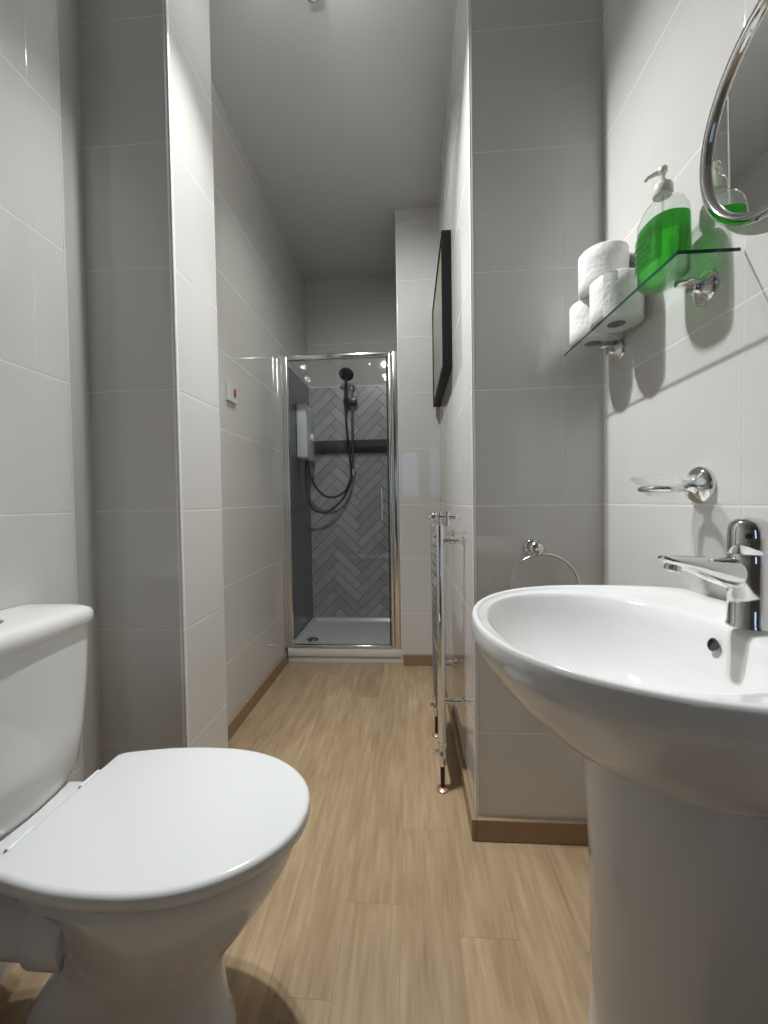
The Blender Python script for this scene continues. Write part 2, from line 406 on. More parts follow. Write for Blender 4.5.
sbox('wall_right_corridor', (XR2, YR, 0), (0.75, YB, ZC), 'tile_right')
sbox('wall_shower_partition', (XB, YB, 0), (0.75, YE, ZC), 'tile_right')
sbox('wall_far', (-1.0, YE, 0), (0.75, YE + 0.1, ZC), 'tile_shower')

# rear wall with a panelled door and a small frosted daylight window (behind the camera)
bm = bmesh.new()
wx0, wx1, wz0, wz1 = -0.14, 0.16, 1.05, 1.80
dx0, dx1, dz1 = -0.84, -0.18, 1.98
for lo, hi in (((-1.0, YK - 0.1, 0), (dx0, YK, ZC)), ((dx0, YK - 0.1, dz1), (dx1, YK, ZC)), ((dx1, YK - 0.1, 0), (wx0, YK, ZC)),
               ((wx0, YK - 0.1, 0), (wx1, YK, wz0)), ((wx0, YK - 0.1, wz1), (wx1, YK, ZC)), ((wx1, YK - 0.1, 0), (0.75, YK, ZC))):
    box(bm, lo, hi)
struct('wall_rear', bm, 'rear_dimmed')
bm = bmesh.new(); box(bm, (dx0, YK - 0.06, 0.005), (dx1, YK - 0.02, dz1), 0.003)
d1 = struct('door_1', bm, 'door_paint')
bm = bmesh.new()
for lo, hi in (((-0.77, 1.15), (-0.25, 1.88)), ((-0.77, 0.15), (-0.25, 0.95))):
    box(bm, (lo[0], YK - 0.022, lo[1]), (hi[0], YK - 0.012, hi[1]), 0.004)
link('door_panel', bm, 'door_paint', d1)
bm = bmesh.new(); lathe(bm, (-0.245, YK - 0.02, 1.02), (0, 1, 0), [(0.024, 0), (0.024, 0.006), (0.009, 0.008), (0.009, 0.04)]); tube(bm, [(-0.245, YK + 0.02, 1.02), (-0.35, YK + 0.022, 1.02)], 0.008)
link('door_handle', bm, 'chrome', d1, smooth=True, angle=40)
bm = bmesh.new()
for lo, hi in (((wx0, wz0), (wx1, wz0 + 0.03)), ((wx0, wz1 - 0.03), (wx1, wz1)), ((wx0, wz0 + 0.03), (wx0 + 0.03, wz1 - 0.03)), ((wx1 - 0.03, wz0 + 0.03), (wx1, wz1 - 0.03))):
    box(bm, (lo[0], YK - 0.07, lo[1]), (hi[0], YK - 0.01, hi[1]), 0.002)
w1 = struct('window_1', bm, 'door_paint')
bm = bmesh.new(); box(bm, (wx0 + 0.03, YK - 0.05, wz0 + 0.03), (wx1 - 0.03, YK - 0.042, wz1 - 0.03)); link('window_pane', bm, 'window_glow', w1)

# shower wall cladding
bm = bmesh.new(); box(bm, (XC, YE - 0.008, 0.0), (XB, YE, 1.39)); box(bm, (XC, YE - 0.008, 1.487), (XB, YE, 1.900))
struct('wall_shower_back_cladding', bm, 'herring')
bm = bmesh.new(); box(bm, (XC, YE - 0.006, 1.39), (XB, YE, 1.487)); box(bm, (XC, YE - 0.016, 1.382), (XB, YE, 1.391))
struct('trim_9', bm, 'band')
bm = bmesh.new(); box(bm, (XC, YB + 0.04, 0.0), (XC + 0.008, YE - 0.008, 1.900)); struct('wall_shower_left_cladding', bm, 'slate')
bm = bmesh.new(); box(bm, (XB - 0.008, YB + 0.045, 0.0), (XB, YE - 0.008, 1.900)); struct('wall_shower_right_cladding', bm, 'herring')
bm = bmesh.new(); box(bm, (XC, YE - 0.011, 1.900), (XB, YE, 1.908)); box(bm, (XC, YB + 0.02, 1.900), (XC + 0.011, YE - 0.011, 1.908))
struct('trim_1', bm, 'trim')

def corner_trim(name, x, y, sx, sy, r=0.007):
    bm = bmesh.new()
    cx, cy = x - sx * r, y - sy * r
    ring = [(cx, cy)]
    rr = r * 1.12
    for k in range(9):
        a = PI / 2 * k / 8
        ring.append((cx + sx * rr * math.cos(a), cy + sy * rr * math.sin(a)))
    loft(bm, [[(px, py, 0.0) for px, py in ring], [(px, py, ZC) for px, py in ring]])
    struct(name, bm, 'trim', smooth=True, angle=40)
corner_trim('trim_2', XP, YP0, 1, -1, 0.010)
corner_trim('trim_3', XP, YP1, 1, 1, 0.006)
corner_trim('trim_4', XR2, YR, -1, -1, 0.007)
corner_trim('trim_5', XB, YB, -1, -1, 0.005)
corner_trim('trim_6', XL, YL, 1, 1, 0.006)

SH = 0.066
def skirt(name, lo, hi):
    bm = bmesh.new(); box(bm, (lo[0], lo[1], 0), (hi[0], hi[1], SH), 0.003); struct(name, bm, 'skirt')
skirt('baseboard_left', (XC, YP1, 0), (XC + 0.015, YB - 0.001, 0))
skirt('baseboard_right', (XR2 - 0.015, YR - 0.015, 0), (XR2, YB - 0.015, 0))
skirt('baseboard_right_pier', (XR2, YR - 0.015, 0), (XR - 0.015, YR, 0))
skirt('baseboard_far', (XB + 0.01, YB - 0.015, 0), (XR2, YB, 0))
skirt('baseboard_right_front', (XR - 0.015, YK, 0), (XR, YR, 0))

# ------------------------------------------------------------------ ceiling spotlight
cl = thing('ceiling_spotlight', 'dark spotlight cluster on the ceiling at the top edge of the photo', 'ceiling light', (-0.30, 1.22, ZC))
bm = bmesh.new(); box(bm, (-0.325, 1.07, ZC - 0.014), (-0.275, 1.372, ZC), 0.004); part('mounting_bar', bm, 'dark_metal', cl)
for (p, aim, pw, cone, blend) in HEADS:
    P0 = Vector(p); back = (P0 - Vector(aim)).normalized()
    top = P0 + back * 0.040
    bm = bmesh.new(); lathe(bm, P0, back, [(0.0195, 0.0215), (0.0205, 0.002), (0.0225, 0.002), (0.0235, 0.006), (0.0215, 0.034), (0.012, 0.044), (0.002, 0.045)], cap0=True)
    tube(bm, [top, Vector((top.x, top.y, ZC - 0.012))], 0.006)
    h = part('spot_head', bm, 'black', cl, smooth=True, angle=40)
    bm = bmesh.new(); lathe(bm, P0 + back * 0.0210, -back, [(0.0190, 0.0), (0.018, 0.002), (0.010, 0.004), (0.001, 0.0045)])
    part('bulb', bm, 'bulb', h, smooth=True)
    ld = bpy.data.lights.new('spot_lamp', 'SPOT'); ld.energy = pw; ld.shadow_soft_size = 0.02
    ld.color = (0.965, 0.99, 1.0)
    ld.spot_size = math.radians(cone); ld.spot_blend = blend
    if p[2] < 2.65:   # light leaking round the two lower lamps
        pt = bpy.data.lights.new('lamp_spill', 'POINT'); pt.energy = 1.3; pt.shadow_soft_size = 0.02; pt.color = ld.color
        po = bpy.data.objects.new('lamp_spill', pt); C.objects.link(po); po.location = P0 - back * 0.022
    lo = bpy.data.objects.new('spot_lamp', ld); C.objects.link(lo); lo.location = P0 - back * 0.022
    lo.rotation_euler = (Vector(aim) - Vector(p)).to_track_quat('-Z', 'Y').to_euler()

# ------------------------------------------------------------------ toilet
TY = 0.709
toi = thing('toilet', 'white close-coupled toilet with closed lid beside the left tiled wall', 'toilet', (-0.55, TY, 0))
def dring(x0, x1, hw, z, xm=None, n=64, bw=None, pf=2.0, pb=5.0, neck=None):
    """plan outline: round front at x1, squarer back at x0"""
    if xm is None: xm = x0 + (x1 - x0) * 0.42
    pts = []
    for i in range(n):
        a = 2 * PI * i / n
        c, s = math.cos(a), math.sin(a)
        p = pf if c >= 0 else pb
        ex = (x1 - xm) if c >= 0 else (xm - x0)
        q = 2.0 / p
        X = xm + ex * math.copysign(abs(c) ** q, c)
        w_ = hw
        if c < 0 and bw is not None:
            t = (xm - X) / (xm - x0); w_ = hw + (bw - hw) * t ** 2
        if neck is not None:
            f = min(1.0, max(0.0, (-0.575 - X) / 0.095)); f = f * f * (3 - 2 * f); w_ = w_ * (1 - f) + neck * f
        Y = TY + w_ * math.copysign(abs(s) ** q, s)
        pts.append((X, Y, z))
    return pts
# pan
bm = bmesh.new()
rings = [dring(-0.71, -0.345, 0.106, 0.0, bw=0.088), dring(-0.71, -0.345, 0.106, 0.012, bw=0.088), dring(-0.705, -0.357, 0.098, 0.05, bw=0.083),
         dring(-0.70, -0.364, 0.094, 0.10, bw=0.080), dring(-0.67, -0.364, 0.096, 0.142, bw=0.074), dring(-0.635, -0.350, 0.104, 0.185, bw=0.066),
         dring(-0.63, -0.312, 0.126, 0.230, xm=-0.45, bw=0.066), dring(-0.63, -0.270, 0.149, 0.285, xm=-0.45, bw=0.066), dring(-0.63, -0.241, 0.161, 0.330, xm=-0.45, bw=0.068),
         dring(-0.65, -0.225, 0.167, 0.362, xm=-0.46, bw=0.072), dring(-0.72, -0.218, 0.169, 0.384, xm=-0.46, bw=0.085),
         dring(-0.865, -0.215, 0.170, 0.391, xm=-0.47, bw=0.128, neck=0.098), dring(-0.865, -0.214, 0.170, 0.400, xm=-0.47, bw=0.130, neck=0.102), dring(-0.863, -0.218, 0.167, 0.406, xm=-0.47, bw=0.128, neck=0.100),
         dring(-0.860, -0.228, 0.158, 0.408, xm=-0.47, bw=0.125, neck=0.095)]
loft(bm, rings)
part('pan', bm, 'ceramic', toi, smooth=True, angle=50)
# seat ring and lid
def slab(rings): 
    b = bmesh.new(); loft(b, rings); return b
part('seat', slab([dring(-0.652, -0.206, 0.166, z, xm=-0.47, bw=0.128, pb=3.5) for z in (0.4085, 0.4145)]), 'gap_shade_and_seal', toi)  # seat coloured near black to paint in the shade between lid and pan
def lidring(e, z):
    half = [(-0.668, 0.0), (-0.668, 0.06), (-0.668, 0.12), (-0.667, 0.136), (-0.660, 0.146), (-0.64, 0.154), (-0.59, 0.165), (-0.53, 0.174), (-0.46, 0.177), (-0.40, 0.174),
            (-0.345, 0.163), (-0.295, 0.143), (-0.25, 0.112), (-0.218, 0.076), (-0.200, 0.038), (-0.195, 0.0)]
    h = [(p.x, p.y) for p in spline([(a, b, 0) for a, b in half], 4)]
    pts = h + [(a, -b) for a, b in h[-2:0:-1]]
    n = len(pts); out = []
    for i in range(n):
        (x0, y0), (x1, y1) = pts[i - 1], pts[(i + 1) % n]
        tx, ty = x1 - x0, y1 - y0; l = math.hypot(tx, ty) or 1
        out.append((pts[i][0] + ty / l * e, TY + pts[i][1] - tx / l * e, z))
    return out
part('lid', slab([lidring(0.003, 0.4148), lidring(0.0, 0.418), lidring(0.0, 0.434), lidring(0.002, 0.438), lidring(0.005, 0.4405), lidring(0.010, 0.4415)]), 'seat', toi, smooth=True, angle=60)
for s in (-1, 1):
    bm = bmesh.new(); lathe(bm, (-0.677, TY + s * 0.075 - 0.025, 0.426), (0, 1, 0), [(0.006, 0), (0.007, 0.002), (0.007, 0.048), (0.006, 0.05)]); box(bm, (-0.682, TY + s * 0.075 - 0.018, 0.4085), (-0.669, TY + s * 0.075 + 0.018, 0.427), 0.002)
    part('hinge', bm, 'plastic', toi, smooth=True, angle=40)
bm = bmesh.new(); lathe(bm, (-0.600, TY - 0.150, 0.4085), (0, 0, 1), [(0.008, 0), (0.008, 0.0055)]); part('seat_buffer', bm, 'dark_metal', toi)
# cistern
def cring(z, hw, xf, e=0.0, bul=0.018, n=40):
    x0 = XL + 0.003
    pts = []
    m = 24
    for i in range(m + 1):
        t = -1 + 2 * i / m
        # rounded corners + slightly bowed front
        y = TY + hw * math.copysign(1 - (1 - abs(t)) ** 1.0, t)
        edge = max(0.0, (abs(t) - 0.86) / 0.14)
        x = xf + bul * (1 - t * t) - 0.03 * (1 - math.sqrt(max(0, 1 - edge ** 2)))
        pts.append((x + e, y, z))
    pts.append((x0, TY + hw, z)); pts.append((x0, TY - hw, z))
    return pts
bm = bmesh.new()
loft(bm, [cring(0.409, 0.108, -0.752), cring(0.424, 0.120, -0.748), cring(0.44, 0.129, -0.742), cring(0.52, 0.145, -0.738), cring(0.62, 0.155, -0.735), cring(0.70, 0.159, -0.733), cring(0.738, 0.160, -0.733)])
part('cistern', bm, 'ceramic', toi, smooth=True, angle=45)
bm = bmesh.new()
loft(bm, [cring(0.739, 0.158, -0.733), cring(0.740, 0.165, -0.727), cring(0.744, 0.168, -0.724), cring(0.762, 0.168, -0.724), cring(0.771, 0.165, -0.728), cring(0.777, 0.157, -0.737), cring(0.780, 0.138, -0.754, bul=0.014), cring(0.782, 0.09, -0.80, bul=0.01)])
ld_ = part('cistern_lid', bm, 'ceramic', toi, smooth=True, angle=60)
bm = bmesh.new(); lathe(bm, (-0.795, TY - 0.016, 0.780), (0, 0, 1), [(0.026, 0), (0.026, 0.004), (0.023, 0.006), (0.021, 0.0045), (0.001, 0.0045)])
part('flush_button', bm, 'chrome', ld_, smooth=True, angle=30)
bm = bmesh.new(); lathe(bm, (XL + 0.001, TY, 0.216), (1, 0, 0), [(0.064, 0), (0.064, 0.175), (0.071, 0.177), (0.073, 0.182), (0.073, 0.240), (0.070, 0.246), (0.058, 0.247), (0.053, 0.29)])
part('waste_connector', bm, 'plastic', toi, smooth=True, angle=40)

# ------------------------------------------------------------------ wash basin
BY = 0.60
bas = thing('washbasin', 'white ceramic pedestal washbasin on the right tiled wall', 'washbasin', (0.40, BY, 0))
NB = 96
def bring(z, sx=1.0, sy=1.0, cx=0.362, a=0.270, b=0.256, xmax=XR - 0.002, side=0.222, p=2.15):
    pts = []
    for i in range(NB):
        t = 2 * PI * i / NB; c, s = math.cos(t), math.sin(t)
        q = 2.0 / p
        X = cx + a * sx * math.copysign(abs(c) ** q, c); Y = b * sy * math.copysign(abs(s) ** q, s)
        if X > cx:   # towards the wall the sides straighten and square off
            f = (X - cx) / (a * sx)
            X = cx + (xmax - cx) * min(1.0, f * 1.25); 
            yy = side * sy + (b - side) * sy * math.sqrt(max(0, 1 - min(1, f * 1.25) ** 2))
            Y = math.copysign(min(yy, abs(Y) * 1.0 + yy * min(1, f * 1.9)), s) if abs(s) > 1e-6 else 0.0
            if f * 1.25 >= 1.0: Y = math.copysign(yy * min(1, abs(s) / abs(math.sin(math.acos(min(1, (0.8) ** (p / 2)))))), s) if abs(s) > 1e-9 else 0.0
        pts.append((X, BY + Y, z))
    return pts
def iring(z, cx, a, b, p=2.2):
    pts = []
    for i in range(NB):
        t = 2 * PI * i / NB; c, s = math.cos(t), math.sin(t); q = 2.0 / p
        pts.append((cx + a * math.copysign(abs(c) ** q, c), BY + b * math.copysign(abs(s) ** q, s), z))
    return pts
def lerp(A, B, t): return [tuple(a[k] * (1 - t) + b[k] * t for k in range(3)) for a, b in zip(A, B)]
def setz(A, z): return [(a[0], a[1], z) for a in A]
bm = bmesh.new()
out_ = bring(0.82)
low = iring(0.635, 0.392, 0.098, 0.105, 2.0)
R = []
R.append(setz(low, 0.634))
for t, z in ((0.06, 0.636), (0.22, 0.645), (0.42, 0.665), (0.60, 0.690), (0.76, 0.720), (0.88, 0.750), (0.945, 0.772)):
    R.append(setz(lerp(low, out_, t), z))
R.append(setz(lerp(low, out_, 0.985), 0.783))
R.append(setz(lerp(low, out_, 1.0), 0.793)); R.append(setz(lerp(low, out_, 1.003), 0.804)); R.append(setz(lerp(low, out_, 0.998), 0.815))
inn = iring(0.82, 0.281, 0.163, 0.206)
R.append(setz(lerp(out_, inn, 0.06), 0.8205)); R.append(setz(lerp(out_, inn, 0.16), 0.8225)); R.append(setz(lerp(out_, inn, 0.36), 0.8215))
R.append(setz(lerp(out_, inn, 0.44), 0.8190)); R.append(setz(lerp(out_, inn, 0.50), 0.8168)); R.append(setz(lerp(out_, inn, 0.90), 0.8155)); R.append(setz(lerp(out_, inn, 0.97), 0.8135))
R.append(iring(0.808, 0.281, 0.161, 0.204)); R.append(iring(0.785, 0.281, 0.153, 0.194))
R.append(iring(0.75, 0.283, 0.140, 0.176)); R.append(iring(0.715, 0.290, 0.117, 0.146)); R.append(iring(0.69, 0.297, 0.088, 0.106))
R.append(iring(0.678, 0.300, 0.05, 0.058)); R.append(iring(0.673, 0.302, 0.022, 0.022))
loft(bm, R)
part('basin_bowl', bm, 'ceramic', bas, smooth=True, angle=70)
bm = bmesh.new(); lathe(bm, (0.302, BY, 0.6735), (0, 0, 1), [(0.022, 0), (0.022, 0.003), (0.016, 0.004), (0.012, 0.0015), (0.001, 0.0015)]); part('waste', bm, 'chrome', bas, smooth=True, angle=30)
bm = bmesh.new(); lathe(bm, (0.4315, BY - 0.002, 0.788), (-1, 0, 0.30), [(0.0075, 0), (0.0095, 0.0035), (0.0075, 0.0045), (0.007, 0.001), (0.0005, 0.001)], n=20)
part('overflow', bm, 'gap_shade_and_seal', bas, smooth=True, angle=30)  # near-black colour stands for the shade inside the hole
# pedestal
def pring(z, r, xb, cx=0.378):
    pts = []
    for i in range(48):
        t = 2 * PI * i / 48; c, s = math.cos(t), math.sin(t)
        X = cx + r * c if c < 0 else cx + (xb - cx) * min(1, abs(c) ** 0.8)
        Y = r * s if c < 0 else r * math.copysign(abs(s) ** 0.55, s)
        pts.append((X, BY + Y, z))
    return pts
bm = bmesh.new()
loft(bm, [pring(0.0, 0.120, 0.50), pring(0.02, 0.120, 0.50), pring(0.06, 0.114, 0.495), pring(0.25, 0.110, 0.49), pring(0.45, 0.112, 0.495), pring(0.58, 0.118, 0.50), pring(0.645, 0.110, 0.49)])
part('pedestal', bm, 'ceramic', bas, smooth=True, angle=60)
# tap
TX = 0.482
tap_z = 0.8185
def ell(cx, cy, z, rx, ry, n=32, tilt=0.0):
    return [(cx + rx * math.cos(2 * PI * i / n), cy + ry * math.sin(2 * PI * i / n), z + tilt * rx * math.cos(2 * PI * i / n)) for i in range(n)]
bm = bmesh.new()
loft(bm, [ell(TX, BY, tap_z - 0.006, 0.0295, 0.0275), ell(TX, BY, tap_z + 0.001, 0.0295, 0.0275), ell(TX, BY, tap_z + 0.003, 0.0280, 0.026), ell(TX, BY, 0.86, 0.0275, 0.0255), ell(TX, BY, 0.90, 0.0280, 0.026), ell(TX, BY, 0.917, 0.0283, 0.0263), ell(TX, BY, 0.9185, 0.0272, 0.0255)])
# spout: lofted oval from the column to the tip
sp_path = [((0.478, 0.893), 0.022, 0.018), ((0.455, 0.892), 0.0225, 0.0185), ((0.438, 0.8945), 0.0195, 0.018), ((0.418, 0.899), 0.0155, 0.0172), ((0.398, 0.9045), 0.0110, 0.0160), ((0.378, 0.9085), 0.0080, 0.0145), ((0.366, 0.911), 0.0062, 0.012), ((0.359, 0.9135), 0.0035, 0.008), ((0.3575, 0.9145), 0.0015, 0.004)]
rg = []
for (x, z), hz, hy in sp_path:
    rg.append([(x + 0.2 * hz * math.sin(2 * PI * i / 24), BY + hy * math.cos(2 * PI * i / 24), z + hz * math.sin(2 * PI * i / 24)) for i in range(24)])
loft(bm, rg)
tap = part('mixer_tap', bm, 'chrome', bas, smooth=True, angle=50)
bm = bmesh.new(); lathe(bm, (0.377, BY, 0.907), (-0.30, 0, -1), [(0.0095, 0), (0.0105, 0.003), (0.0105, 0.012), (0.009, 0.014), (0.008, 0.012), (0.001, 0.012)], n=24)
part('aerator', bm, 'chrome_soft', tap, smooth=True, angle=30)
bm = bmesh.new()
loft(bm, [ell(TX, BY, 0.9198, 0.0272, 0.0255), ell(TX, BY, 0.9212, 0.0283, 0.0263), ell(TX, BY, 0.938, 0.0283, 0.0263), ell(TX - 0.001, BY, 0.952, 0.0268, 0.0252), ell(TX - 0.003, BY, 0.962, 0.0225, 0.0215), ell(TX - 0.004, BY, 0.968, 0.015, 0.0150), ell(TX - 0.004, BY, 0.9705, 0.004, 0.005)])
lev = part('tap_lever', bm, 'chrome', tap, smooth=True, angle=50)
bm = bmesh.new(); lathe(bm, (TX - 0.0185, BY - 0.0185, 0.945), (-0.70, -0.70, 0.08), [(0.0042, -0.003), (0.0042, 0.0015), (0.001, 0.002)], n=16)
part('temperature_dot', bm, 'black', tap, smooth=True, angle=30)

# ------------------------------------------------------------------ glass shelf
SZ = 1.407
sh = thing('glass_shelf', 'clear green-edged glass shelf on two chrome brackets on the right tiled wall', 'shelf', (XR, 0.94, SZ - 0.003))
SX0, SX1, SY0, SY1 = 0.441, 0.545, 0.704, 1.177
def plan_rr(x0, x1, y0, y1, r, k=6):
    pts = []
    pts.append((x1, y0)); pts.append((x1, y1))
    for i in range(k + 1):
        a = PI / 2 + PI / 2 * i / k; pts.append((x0 + r + r * math.cos(a), y1 - r + r * math.sin(a)))
    for i in range(k + 1):
        a = PI + PI / 2 * i / k; pts.append((x0 + r + r * math.cos(a), y0 + r + r * math.sin(a)))
    return pts
P = [(x - 0.008 * (y - SY0) / (SY1 - SY0) * (x < 0.5), y) for x, y in plan_rr(SX0 + 0.005, SX1, SY0, SY1, 0.004)]
bm = bmesh.new()
vs = loft(bm, [[(x, y, SZ - 0.006) for x, y in P], [(x, y, SZ) for x, y in P]])
bm.faces.ensure_lookup_table()
for f in bm.faces:
    f.normal_update(); f.material_index = 1 if (f.normal.x < -0.5 or f.normal.y < -0.5) else 0
part('glass_pane', bm, ['shelf_glass', 'shelf_edge'], sh)
for y in (0.787, 1.096):
    bm = bmesh.new()
    lathe(bm, (XR, y, SZ - 0.022), (-1, 0, 0), [(0.031, 0), (0.031, 0.004), (0.027, 0.008), (0.018, 0.014), (0.012, 0.020), (0.011, 0.028)], n=32)
    for zz, hz, ln in ((SZ - 0.0125, 0.006, 1.0), (SZ + 0.0045, 0.004, 0.09)):
        rg = []
        for x, hy in ((XR - 0.002, 0.010), (XR - 0.02 * ln, 0.013), (XR - 0.035 * ln, 0.0145), (XR - 0.047 * ln, 0.012), (XR - 0.053 * ln, 0.006)):
            rg.append([(x, y + hy * math.cos(2 * PI * i / 20), zz + hz * math.sin(2 * PI * i / 20)) for i in range(20)])
        loft(bm, rg)
    part('bracket', bm, 'chrome', sh, smooth=True, angle=45)

# ------------------------------------------------------------------ toilet rolls
def make_roll():
    t = thing('toilet_roll', '', 'toilet roll')
    bm = bmesh.new()
    ro, ri, H = 0.0555, 0.020, 0.1
    prof = [(ri, 0.0), (ro - 0.003, 0.0), (ro, 0.003), (ro + 0.0004, 0.03), (ro, 0.05), (ro + 0.0004, 0.07), (ro, H - 0.003), (ro - 0.003, H), (ri, H)]
    rings = []
    for r, h in prof:
        rings.append([(r * math.cos(2 * PI * i / 56) * (1 + (0.010 * math.sin(3 * 2 * PI * i / 56 + h * 12)) * (r > 0.03)), r * math.sin(2 * PI * i / 56), h) for i in range(56)])
    loft(bm, rings, False, False)
    # loose end of the sheet: a thin step down the side
    a0 = math.radians(205); pr = []
    for k in range(7):
        a = a0 + math.radians(5 * k); rr = ro + 0.0022 * (1 - k / 6) + 0.0006
        pr.append((rr * math.cos(a), rr * math.sin(a)))
    lo_ = [(x, y, 0.002) for x, y in pr]; hi_ = [(x, y, H - 0.002) for x, y in pr]
    for k in range(6):
        v = [bm.verts.new(q) for q in (lo_[k], lo_[k + 1], hi_[k + 1], hi_[k])]; bm.faces.new(v)
    o = link('paper', bm, 'paper', t, smooth=True, angle=50)
    bm = bmesh.new()
    rings = [[(r * math.cos(2 * PI * i / 32), r * math.sin(2 * PI * i / 32), h) for i in range(32)] for r, h in ((ri, 0.0005), (ri, H - 0.0005), (ri - 0.0012, H - 0.0005), (ri - 0.0012, 0.0005))]
    rings.append(rings[0]); loft(bm, rings, False, False); bmesh.ops.remove_doubles(bm, verts=bm.verts, dist=1e-6)
    link('core_tube', bm, 'card', t, smooth=True, angle=40)
    return t
def copy_tree(o):
    c = o.copy(); C.objects.link(c)
    for ch in o.children:
        d = ch.copy(); C.objects.link(d); d.parent = c
    return c
roll = make_roll()
specs = [((0.4875, 0.985, SZ + 0.0005), 0.2, 'white toilet roll standing on the glass shelf next to the green soap bottle'),
         ((0.4850, 1.100, SZ + 0.0005), 1.3, 'white toilet roll standing at the far end of the glass shelf, beside the pier'),
         ((0.4875, 1.048, SZ + 0.1015), 2.5, 'white toilet roll stacked on top of the two others on the glass shelf')]
for i, (loc, rz, lb) in enumerate(specs):
    o = roll if i == 0 else copy_tree(roll)
    o.location = loc; o.rotation_euler.z = rz; o['label'] = lb; o['group'] = 'toilet rolls on the glass shelf'

# ------------------------------------------------------------------ soap bottle
BX, BYY = 0.489, 0.815
bot = thing('soap_bottle', 'clear pump bottle of bright green soap on the glass shelf', 'soap bottle', (BX, BYY, SZ))
def oval(z, a, b, p=2.6, n=48): 
    q = 2.0 / p
    return [(BX + b * math.copysign(abs(math.cos(2 * PI * i / n)) ** q, math.cos(2 * PI * i / n)), BYY + a * math.copysign(abs(math.sin(2 * PI * i / n)) ** q, math.sin(2 * PI * i / n)), z) for i in range(n)]
prof = [(0.000, 0.042, 0.030), (0.003, 0.047, 0.034), (0.010, 0.050, 0.037), (0.05, 0.051, 0.0375), (0.105, 0.050, 0.037), (0.128, 0.047, 0.035), (0.143, 0.040, 0.030), (0.153, 0.029, 0.023), (0.159, 0.019, 0.017), (0.162, 0.0145, 0.0145), (0.168, 0.0140, 0.0140)]
bm = bmesh.new(); loft(bm, [oval(SZ + 0.0006 + z, a, b) for z, a, b in prof], True, True)
part('bottle_body', bm, 'bottle', bot, smooth=True, angle=60)
lp = [(0.004, 0.043, 0.031), (0.010, 0.048, 0.035), (0.05, 0.049, 0.0355), (0.100, 0.048, 0.035), (0.112, 0.0475, 0.0345)]
bm = bmesh.new(); loft(bm, [oval(SZ + 0.001 + z, a, b) for z, a, b in lp], True, True)
part('liquid_soap', bm, 'liquid', bot, smooth=True, angle=60)
# label patch, a curved strip on the side that faces the room, with dark printed bars (text too small to read)
def obar(z0, z1, t0, t1, off, mi, bm, a=0.051, b=0.0375, n=10):
    q = 2.0 / 2.6; lo_, hi_ = [], []
    for k in range(n + 1):
        t = t0 + (t1 - t0) * k / n; c, s = math.cos(t), math.sin(t)
        x = BX + (b + off) * math.copysign(abs(c) ** q, c); y = BYY + (a + off) * math.copysign(abs(s) ** q, s)
        lo_.append(bm.verts.new((x, y, z0))); hi_.append(bm.verts.new((x, y, z1)))
    for k in range(n):
        bm.faces.new((lo_[k], lo_[k + 1], hi_[k + 1], hi_[k])).material_index = mi
bm = bmesh.new(); obar(SZ + 0.030, SZ + 0.098, PI * 0.72, PI * 1.28, 0.0012, 0, bm)
for k in range(4): obar(SZ + 0.078 - 0.013 * k, SZ + 0.083 - 0.013 * k, PI * 0.80, PI * (1.12 - 0.03 * (k % 2)), 0.0018, 1, bm)
part('label', bm, ['label', 'label_text'], bot, smooth=True, recalc=False)
bm = bmesh.new(); lathe(bm, (BX, BYY, SZ + 0.1685), (0, 0, 1), [(0.0165, 0), (0.0170, 0.001), (0.0170, 0.016), (0.0150, 0.020), (0.0075, 0.022), (0.0070, 0.028)], n=32)
cap = part('pump_collar', bm, 'pump', bot, smooth=True, angle=35)
bm = bmesh.new(); lathe(bm, (BX, BYY, SZ + 0.03), (0, 0, 1), [(0.0022, 0), (0.0022, 0.138)], n=10); part('dip_tube', bm, 'clear', bot, smooth=True, angle=40)
bm = bmesh.new()
lathe(bm, (BX, BYY, SZ + 0.196), (0, 0, 1), [(0.0042, 0), (0.0042, 0.014), (0.0070, 0.015), (0.0080, 0.017), (0.0080, 0.024), (0.0065, 0.026)], n=20)
nd = Vector((-0.80, 0.6, 0)).normalized(); o_ = Vector((BX, BYY, SZ + 0.216))
tube(bm, [o_, o_ + nd * 0.012, o_ + nd * 0.024 + Vector((0, 0, -0.001)), o_ + nd * 0.029 + Vector((0, 0, -0.005))], [0.0052, 0.0048, 0.0042, 0.0036], n=12)
part('pump_head', bm, 'pump', bot, smooth=True, angle=40)

# ------------------------------------------------------------------ round mirror
MC = Vector((0.537, 0.614, 1.580)); MR = 0.1575
mn = Vector((-1, 0, -0.01)).normalized()
mi_ = thing('round_mirror', 'round chrome-rimmed mirror on the right wall above the glass shelf', 'mirror', (XR, 0.612, 1.561))
ax, ay = frame_of(mn)
bm = bmesh.new(); tube(bm, [MC + (ax * math.cos(2 * PI * i / 72) + ay * math.sin(2 * PI * i / 72)) * MR for i in range(72)], 0.0095, n=14, cyclic=True)
part('rim', bm, 'chrome', mi_, smooth=True)
bm = bmesh.new(); lathe(bm, MC - mn * 0.004, mn, [(MR, 0), (MR, 0.003), (MR - 0.001, 0.004)], n=72); part('mirror_disc', bm, 'mirror', mi_)
bm = bmesh.new(); lathe(bm, (XR, 0.614, 1.580), (-1, 0, 0), [(0.03, 0), (0.03, 0.004), (0.012, 0.005), (0.012, 0.0075)], n=24); part('wall_mount', bm, 'chrome', mi_, smooth=True, angle=40)

